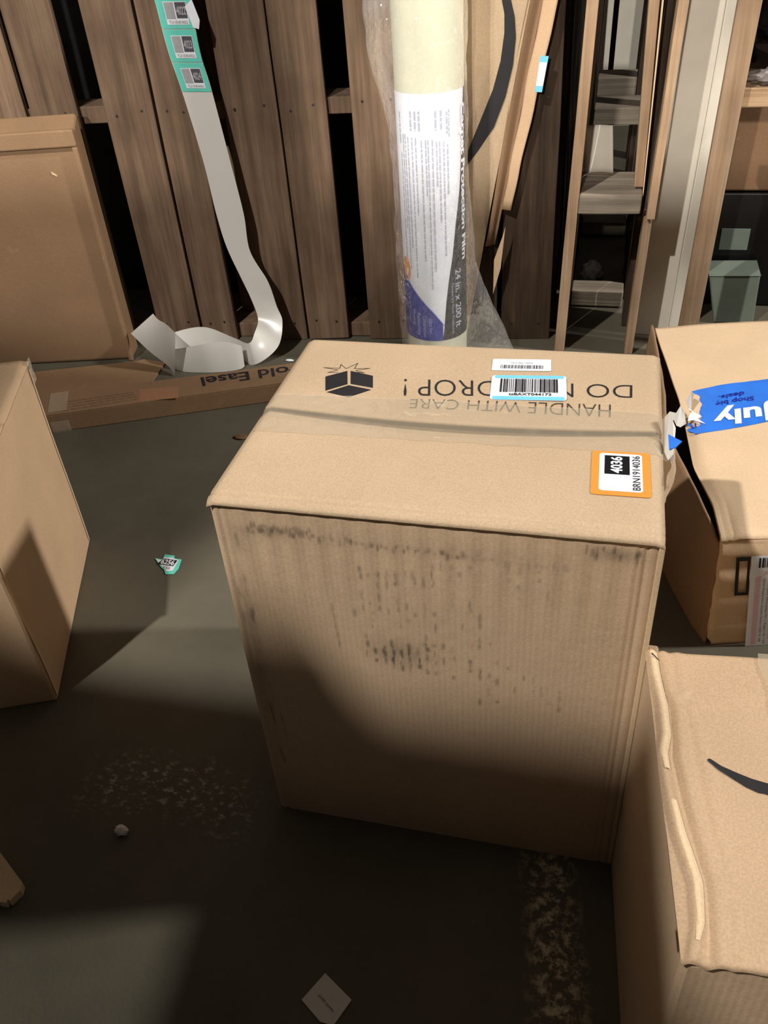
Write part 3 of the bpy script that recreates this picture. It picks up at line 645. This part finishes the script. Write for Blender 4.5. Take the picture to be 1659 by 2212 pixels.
# ---------------------------------------------------------------- film roll in its bag
RC = Vector((-.031, 1.537, 0)); RR = .0855; CD = math.radians(-78.7)
def RX(u, z, r): a = CD + math.radians(u); return Vector((RC.x + r * math.cos(a), RC.y + r * math.sin(a), z))
t = thing('film_roll', (RC.x, RC.y, 0), 'tall pale film roll with printed label in a clear plastic bag, behind big carton', 'roll')
grid('roll', lambda u, v: RX(360 * u, .002 + 1.25 * v, RR), 64, 6, 'film', t)
mesh('roll_end', [RX(i * 7.5, 1.2515, RR) for i in range(48)] + [RX(i * 7.5, 1.2515, .03) for i in range(48)], [(i, (i + 1) % 48, 48 + (i + 1) % 48, 48 + i) for i in range(48)], 'film', t)
grid('core', lambda u, v: RX(360 * u, .002 + 1.255 * v, .029), 24, 2, 'card_light', t)
BU = [(.09, 10), (.14, 14.5), (.21, 19), (.27, 25), (.33, 33), (.42, 42), (.51, 54), (.61, 61), (.74, 70)]
bu = lambda z: _lin(BU, z)
CU = [(-95, .315), (-75, .29), (-58, .265), (-40, .237), (-21, .207), (-3, .177), (9, .152), (14.5, .14)]
cz = lambda u: _lin(CU, u)
def patch(name, ua, ub, za, zb, n, m, r, mat, parent, sh=0):
    def f(i, j):
        z0 = None
        return None
    vs, fs = [], []
    for j in range(m + 1):
        for i in range(n + 1):
            if callable(za) or callable(zb):
                u = ua + (ub - ua) * i / n; a = za(u) if callable(za) else za; b = zb(u) if callable(zb) else zb; z = a + (b - a) * j / m
            else:
                z = za + (zb - za) * j / m; a = ua(z) if callable(ua) else ua; b = ub(z) if callable(ub) else ub; u = a + (b - a) * i / n
            vs.append(RX(u, z, r))
    for j in range(m):
        for i in range(n): k = j * (n + 1) + i; fs.append((k, k + 1, k + n + 2, k + n + 1))
    return mesh(name, vs, fs, mat, parent, smooth=True)
lb = patch('label', -110, bu, .098, .738, 40, 40, RR + .0008, 'white', t); tag(lb, 'white paper label with fine print, a blue swoosh and a black side band')
patch('black_band', bu, 125, .098, .738, 24, 30, RR + .0010, 'black_print', lb)
patch('blue_swoosh', -110, 11.5, .0978, cz, 40, 12, RR + .0012, 'navy', lb)
patch('pale_edge', -75, 14.5, cz, lambda u: cz(u) + .0035, 40, 1, RR + .0013, 'lilac_text', lb)
og = [RX(-63 + 13 * math.cos(i * math.pi / 10), .296 + .034 * math.sin(i * math.pi / 10) - .0012 * 0, RR + .0018) for i in range(20)]
mesh('orange_spot', og, [list(range(20))], 'amber', lb)
og = [RX(-63 + 6 * (0 if k == 0 else 1) * (-1 if k == 1 else 1), .30 - .008 * (k % 2), RR + .0024) for k in range(3)]
def rtext(s, u0, du, z0, z1, mat, bold=0): lettering(s, lambda a, b: RX(u0 + du * b, z0 + (z1 - z0) * a, RR + .0022), mat, lb, bold)
rtext('Carpet Protection Film', 53, 20, .705, .315, 'white', .035)
rtext('24 in. x 200 ft', 38, 14, .296, .128, 'grey_text', .02)
rtext('Temporary Floor Protection', 28, 6.5, .262, .112, 'grey_text')
for k, (s, z0, z1) in enumerate((('Ideal for:', .163, .120), ('Construction', .172, .108), ('Renovations', .178, .112), ('Moving', .186, .14), ('Painting', .190, .15))): rtext(s, -14 - 11.5 * k, 7, z0, z1, 'lilac_text', .01)
rr_ = random.Random(5); lines = []
def tline(u, z0, z1, w):
    z = z0
    while z > z1:
        l = rr_.uniform(.006, .022); lines.append((u, z, max(z1, z - l), w)); z -= l + .0025
for u in (-34, -26, -19): tline(u, .70, .655, 3.4)
for u in (8, 17): tline(u, .70, .655, 3.4)
tline(-60, .695, .62, 2.5); tline(27, .695, .645, 3); tline(31, .70, .635, 2)
for u, z0, z1 in ((-52, .645, .41), (-47, .645, .30), (-41, .64, .36), (-33, .64, .28), (-26, .64, .45), (-16, .635, .33), (-9, .635, .50), (-5, .635, .25), (2, .635, .30), (9, .63, .52), (14, .63, .43), (21, .628, .34), (28, .62, .50), (-58, .60, .33)): tline(u, z0, z1, 2.2)
vs, fs = [], []
for u, a, b, w in lines:
    i = len(vs); uo = -11 * (.64 - a) * 0; vs += [RX(u - w / 2, a, RR + .0016), RX(u + w / 2, a, RR + .0016), RX(u + w / 2 , b, RR + .0016), RX(u - w / 2, b, RR + .0016)]; fs.append((i, i + 1, i + 2, i + 3))
o = mesh('fine_print', vs, fs, 'grey_text', lb); o['kind'] = 'stuff'
def bag(u, v):
    z = .003 + 1.29 * v; a = 360 * u - 180; r = RR + .0065 + .006 * mn.noise(Vector((math.cos(math.radians(a)) * 2.2, math.sin(math.radians(a)) * 2.2, z * 7))) + .0035 * mn.noise(Vector((math.cos(math.radians(a)) * 6, math.sin(math.radians(a)) * 6, z * 26)))
    r = max(r, RR + .0028)
    fl_ = max(0, (.30 - z) / .30); r += .125 * fl_ ** 1.15 * math.exp(-((a - 86) / 26) ** 2) + .02 * math.exp(-((a - 84) / 20) ** 2) * sm(.55, .3, z)
    r += .045 * sm(.62, .86, z) * math.exp(-((a + 84) / 24) ** 2) + .012 * math.exp(-((a + 84) / 26) ** 2)
    return RX(a, z, r)
bg = grid('plastic_bag', bag, 110, 130, 'bag', t); tag(bg, 'wrinkled clear plastic bag around the roll')

# ---------------------------------------------------------------- standing carton at upper left and its flap
t = thing('standing_carton', (-1.2, 1.42, 0), 'brown carton standing upright against the pallet at the upper left, with a recessed front', 'box')
sv = Vector((-.22, 1, 0)).normalized(); su = Vector((sv.y, -sv.x, 0))
def SX(u, d, z): return Vector((-.972, 1.420, 0)) + su * u + sv * d + Vector((0, 0, z))
SW = -.62
hexa('body', [SX(SW, .012, .0), SX(-.004, .012, .0), SX(-.006, .095, .0), SX(SW, .095, 0), SX(SW, .012, .672), SX(0.004, .012, .672), SX(-.012, .105, .698), SX(SW, .105, .698)], 'card_dull', t, bev=.010, seg=3)
hexa('front_rim', [SX(SW, -.003, .634), SX(.004, -.003, .634), SX(.004, .0125, .634), SX(SW, .0125, .634), SX(SW, -.004, .678), SX(.004, -.004, .678), SX(.004, .0125, .678), SX(SW, .0125, .678)], 'card_dull', t, bev=.004)
hexa('side_rim', [SX(-.014, -.001, .0), SX(.0, -.001, .0), SX(.0, .0125, .0), SX(-.014, .0125, .0), SX(-.012, -.002, .6335), SX(.004, -.002, .6335), SX(.004, .0125, .6335), SX(-.012, .0125, .6335)], 'card_dull', t, bev=.004)
o = hexa('front_scuff', [SX(-.088, .0095, .565), SX(-.076, .0095, .558), SX(-.076, .0125, .558), SX(-.088, .0125, .565), SX(-.090, .0095, .572), SX(-.077, .0095, .563), SX(-.077, .0125, .563), SX(-.090, .0125, .572)], 'card_edge', t, bev=0)
t = thing('cardboard_sheet', (-1.1, 1.25, 0), 'flat brown cardboard sheet on the floor between the standing carton and the easel box', 'cardboard')
vs = [(-1.50, 1.22), (-1.25, 1.07), (-.845, 1.292), (-.857, 1.408), (-.935, 1.424), (-.955, 1.408)]
n = len(vs); me_v = [(x, y, .0015) for x, y in vs] + [(x, y, .0065) for x, y in vs]
mesh('sheet', me_v, [list(range(n))[::-1], list(range(n, 2 * n))] + [(i, (i + 1) % n, n + (i + 1) % n, n + i) for i in range(n)], 'card_dull', t)

# ---------------------------------------------------------------- long flat easel box
t = thing('easel_box', (-.7, 1.18, 0), 'long low brown box on the floor with Fold Easel print and clear tape', 'box')
e0, e1, e2, e3 = Vector((-1.014, .989, 0)), Vector((-.437, 1.232, 0)), Vector((-.4184, 1.352, 0)), Vector((-1.09, 1.095, 0))
ed = (e1 - e0).normalized(); A, B = e0 - ed * .22, e1 + ed * .22; A2 = e3 - ed * .22; B2 = e2 + ed * .22
hexa('body', [A, B, B2, A2] + [p + Vector((0, 0, .0535)) for p in (A, B, B2, A2)], 'card_dull', t, bev=.003)
hexa('lid', [p + Vector((0, 0, .0525)) for p in (A - ed * .002, B, B2, A2)] + [p + Vector((0, 0, .0555)) for p in (A - ed * .002, B, B2, A2)], 'card_dull', t, bev=.001)
TX = {'txt': ((-.3995, 1.3492), (-.6589, 1.2438), (-.6314, 1.1959), (-.3799, 1.3014)), 'small': ((-.8172, 1.1459), (-1.0072, 1.0672), (-.9609, 1.0054), (-.7812, 1.0936)), 'p1': ((-.8087, 1.1574), (-.7023, 1.1879), (-.6745, 1.1263), (-.7746, 1.0944)), 'p2': ((-.7023, 1.1879), (-.6362, 1.2139), (-.6105, 1.1695), (-.6749, 1.1364))}
lettering('Fold Easel', quad(*TX['txt'], .0561), 'ink', t, .018)
for k, s in enumerate(('To prevent injury read all instructions first', 'Assembly requires two people and one knife', 'Keep this carton for later transport use', 'Do not stack more than ten units high')):
    a, b, c_, d_ = [Vector(p) for p in TX['small']]
    f0, f1 = (k + .15) / 4.6, (k + .75) / 4.6
    q = [a.lerp(d_, f0), b.lerp(c_, f0), b.lerp(c_, f1), a.lerp(d_, f1)]
    lettering(s, quad(*[tuple(p) for p in q], .0559), 'ink_brown', t)
def strip(name, L, z, mat):
    return mesh(name, [(x, y, z) for x, y in L], [list(range(len(L)))], mat, t)
strip('brown_panel', TX['p1'], .0558, 'card_rose')
for k in (.22, .92):
    p = A.lerp(B, k); q = A2.lerp(B2, k); grid('packing_tape', lambda u, v, p=p, q=q: (p.lerp(q, v) + ed * .05 * u + Vector((0, 0, .0568)) if v > .12 else p + ed * .05 * u + Vector((.0008, -.0016, .0568 * v / .12))), 4, 16, 'tape', t)

# ---------------------------------------------------------------- hanging strip of labels
t = thing('label_strip', (-.66, 1.55, 0), 'white backing-paper strip with three teal labels hanging down the pallet and curling on the floor', 'label strip')
SEC = [(-.735, 1.545, 1.10, -.632, 1.556, 1.10), (-.723, 1.547, .947, -.629, 1.556, .942), (-.714, 1.548, .833, -.629, 1.556, .829), (-.696, 1.549, .729, -.616, 1.557, .737), (-.674, 1.550, .558, -.597, 1.557, .555), (-.664, 1.549, .417, -.583, 1.556, .415), (-.650, 1.548, .32, -.581, 1.553, .308), (-.621, 1.545, .231, -.539, 1.550, .218), (-.597, 1.54, .164, -.521, 1.545, .144), (-.579, 1.525, .109, -.502, 1.525, .100), (-.577, 1.48, .085, -.512, 1.48, .038), (-.5815, 1.435, .0717, -.577, 1.43, .002), (-.655, 1.49, .060, -.650, 1.485, .003), (-.753, 1.515, .078, -.75, 1.50, .003), (-.835, 1.50, .070, -.83, 1.49, .003), (-.868, 1.45, .064, -.862, 1.435, .003), (-.815, 1.395, .062, -.795, 1.372, .002), (-.72, 1.385, .084, -.71, 1.368, .002), (-.650, 1.400, .090, -.645, 1.382, .002), (-.607, 1.412, .077, -.604, 1.400, .004), (-.604, 1.432, .060, -.604, 1.425, .006), (-.64, 1.448, .055, -.64, 1.440, .006)]
def cat(P, t_):
    n = len(P) - 1; x = max(0, min(n - 1e-6, t_ * n)); i = int(x); f = x - i; g = lambda k: P[max(0, min(n, k))]
    a, b, c, d = g(i - 1), g(i), g(i + 1), g(i + 2)
    return [.5 * (2 * q + (r - p) * f + (2 * p - 5 * q + 4 * r - s) * f * f + (3 * q - p - 3 * r + s) * f ** 3) for p, q, r, s in zip(a, b, c, d)]
def rib(P): 
    def f(u, v):
        s = cat(P, v); a, b = Vector(s[:3]), Vector(s[3:]); return a.lerp(b, u)
    return f
grid('backing_paper', rib(SEC), 6, 240, 'liner', t)
TL = [(-.7633, 1.345, .140, -.7936, 1.338, .002), (-.7899, 1.352, .163, -.8284, 1.372, .0149), (-.8308, 1.385, .160, -.8969, 1.40, .0479), (-.8716, 1.432, .1562, -.9638, 1.432, .0873)]
grid('folded_tail', rib(TL), 6, 30, 'liner', t)
def on(P, lo, hi, z0, z1, lift=.0012):
    """place on the hanging part between heights z0 (top) and z1: unit square -> point"""
    def g(u, v):
        z = z0 + (z1 - z0) * (1 - v); L = SEC
        for a, b in zip(L, L[1:]):
            za, zb = (a[2] + a[5]) / 2, (b[2] + b[5]) / 2
            if zb <= z <= za:
                k = (za - z) / (za - zb); s = [p + (q - p) * k for p, q in zip(a, b)]; p = Vector(s[:3]).lerp(Vector(s[3:]), lo + (hi - lo) * u); p.z = z - .004 * ((lo + (hi - lo) * u) - .5); return p + Vector((0, -lift, 0))
        return Vector((-.68, 1.54, z))
    return g
for k, (za, zb, s) in enumerate(((.955, .882, '4022'), (.880, .806, '4023'), (.804, .735, '4024'))):
    g = on(SEC, .015, .985, za, zb); lab = grid('teal_label', g, 4, 4, 'teal', t)
    h = lambda u, v, d: g(u, v) + Vector((0, -d, 0))
    pn = grid('white_panel', lambda u, v: h(.20 + .66 * u, .12 + .70 * v, .0008), 3, 3, 'white', lab)
    def pq(name, u0, u1, v0, v1, mat, d): return grid(name, lambda u, v: h(u0 + (u1 - u0) * u, v0 + (v1 - v0) * v, d), 3, 2, mat, pn)
    pq('grey_field', .22, .49, .30, .80, 'grey', .0014); pq('number_block', .53, .84, .32, .80, 'grey_dark', .0014)
    lettering(s, lambda u, v: h(.55 + .27 * u, .42 + .26 * v, .0020), 'grey', pn, .03)
    lettering('TSX1E4D' + s, lambda u, v: h(.26 + .56 * u, .16 + .09 * v, .0020), 'grey', pn)
shred('loose_label_edge', [(-.645, 1.547, .93), (-.624, 1.549, .945), (-.612, 1.549, .90), (-.618, 1.549, .880), (-.632, 1.547, .885)], 'white', t, .001)

# ---------------------------------------------------------------- litter on the floor
t = thing('label_scrap', (-.44, .52, 0), 'small torn teal label scrap reading 6256 on the dark floor', 'label')
sc = [(-.4769, .5386), (-.4572, .537), (-.4596, .554), (-.4357, .553), (-.4327, .5439), (-.4148, .5436), (-.409, .5135), (-.412, .4963), (-.4295, .492), (-.4392, .5056), (-.4504, .5131)]
shred('scrap', [(x, y, .0022) for x, y in sc], 'teal', t, .0014)
flat('white_panel', [[(-.4740, .5365), (-.4585, .5345), (-.4570, .5445), (-.4385, .5455), (-.4200, .5395), (-.4185, .5060), (-.4310, .5005), (-.4420, .512), (-.4505, .5165)]], 'white', t, .0025)
bk = flat('black_block', [[(-.4625, .520), (-.4560, .5400), (-.4220, .5385), (-.4240, .5190)]], 'black_print', t, .0028)
lettering('6256', quad((-.4560, .5215), (-.4245, .5210), (-.4265, .5370), (-.4570, .5378), .0032), 'white', t, .03)
lettering('T56', quad((-.4440, .5075), (-.4270, .5080), (-.4280, .5155), (-.4450, .5150), .0028), 'grey_dark', t)
t = thing('paper_square', (.155, -.265, 0), 'small white paper square with a smudged printed word on the floor at the bottom', 'paper')
shred('sheet', [(.144, -.233, .0022), (.188, -.259, .003), (.173, -.2935, .0022), (.1545, -.2925, .0022), (.123, -.272, .002)], 'white_dull', t, .0012)
lettering('THIS 7N41', quad((.1445, -.2600), (.1690, -.2762), (.1672, -.2790), (.1425, -.2628), .0034), 'grey_dark', t)
b = blob('paper_crumb', (-.231, -.093, .007), (.011, .008, .0075), 'white_dull', .35, 2.2, 8, 14, 10, None, (-.231, -.093, 0), .0005); tag(b, 'small white crumb lying alone on the floor left of the big carton', 'crumb')
t = thing('cardboard_strip', (-.37, -.20, 0), 'pale torn end of a cardboard strip at the bottom left edge', 'cardboard')
st = [(-.46, -.13), (-.3995, -.1655), (-.3342, -.2045), (-.33, -.2161), (-.3372, -.2341), (-.3411, -.2315), (-.3403, -.2376), (-.3514, -.2384), (-.50, -.185)]
shred('strip', [(x, y, .015) for x, y in st], 'card_edge', t, .0142)
LIT = [((-.30, 1.66 - .10, .004), (.030, .006, .004), 'liner', 'curled grey plastic sliver on the floor under the pallet slats'), ((-.265, 1.585, .006), (.012, .008, .006), 'red', 'small pink crumb on the floor by the pallet slats'), ((-.22, 1.56, .004), (.03, .006, .004), 'white_dull', 'thin pale scrap on the floor just left of the film roll'),
       ((.25, 1.52, .008), (.012, .009, .008), 'red', 'pink crumb on the floor right of the film roll'), ((.283, 1.53, .006), (.008, .006, .006), 'white', 'white crumb on the floor right of the film roll, by the edge-on pallet'), ((-.467, 1.038, .003), (.018, .012, .003), 'ink_brown', 'dull brown flake on the floor in front of the easel box'), ((-.474, 1.47, .003), (.014, .006, .003), 'white', 'white fleck on the floor behind the easel box')]
for i, (c_, r_, m_, l_) in enumerate(LIT):
    b = blob('litter', c_, r_, m_, .35, 2, i + 2, 12, 8, None, (c_[0], c_[1], 0), .0006); tag(b, l_, 'litter')
b = blob('crumpled_paper', (.385, 2.13, .035), (.035, .03, .036), 'white', .4, 2.4, 5, 24, 16, None, (.385, 2.13, 0), .001); tag(b, 'crumpled white paper on the floor inside the edge-on pallet', 'paper')
# ---------------------------------------------------------------- added light blockers, unseen behind the camera
def shade_box(x0, x1, y0, y1, z0, z1, label):  # dark boxes added out of view, shaped only to cast shadows
    t = thing('added_shade_box', ((x0 + x1) / 2, (y0 + y1) / 2, z0), label, 'box')
    hexa('body', box8(x0, x1, y0, y1, z0 + .001, z1 - .004), 'blackload', t, bev=.006)
    m_ = (y0 + y1) / 2
    for a, b in ((y0 - .002, m_ - .002), (m_ + .002, y1 + .002)): hexa('top_flap', box8(x0 - .002, x1 + .002, a, b, z1 - .004, z1), 'blackload', t, bev=.0015)
    hexa('packing_tape', box8(x0 + .003, x1 - .003, m_ - .03, m_ + .03, z1, z1 + .0006), 'tape', t, bev=0)
for k in range(5): shade_box(-.54, -.33, -1.20, -.90, .372 * k, .372 * k + .371, ('lowest', 'second', 'third', 'fourth', 'fifth')[k] + ' dark carton counted up the tall stack behind the camera')
shade_box(-.95, -.33, -1.10, -.90, 1.861, 2.135, 'long dark carton overhanging the tall stack behind the camera')
shade_box(-.95, -.58, -1.08, -.90, 2.136, 2.21, 'flat dark carton on the overhanging end of the tall stack behind the camera')
t = thing('added_shade_rack', (-1.3, -.95, 0), 'steel storage rack at the left behind the camera with one high shelf', 'rack')  # unseen rack added to hold a box that shades the far floor
for x in (-1.62, -1.02):
    for y in (-1.06,): hexa('post', box8(x, x + .03, y, y + .03, 0, 3.15), 'ink_grey', t, bev=.002)
hexa('shelf', box8(-1.62, -.98, -1.03, -.89, 2.50, 2.53), 'ink_grey', t, bev=.003)
shade_box(-1.58, -.98, -.995, -.90, 2.531, 2.88, 'dark carton on the high shelf of the rack behind the camera')
for k, (x0, x1) in enumerate(((-3.0, -1.05), (-1.0, .95), (1.0, 2.95))):  # unseen loads added to keep the low lamp off the lower wall
    t = thing('blocking_load', ((x0 + x1) / 2, -2.3, 0), ('left', 'middle', 'right')[k] + ' dark wrapped load in the row behind the camera', 'load', 'wrapped loads behind the camera')
    hexa('base', box8(x0, x1, -2.7, -1.9, 0, .13), 'slat_dark_shade', t, bev=.005); hexa('body', box8(x0 + .01, x1 - .01, -2.69, -1.91, .131, 1.74), 'blackload', t, bev=.02)
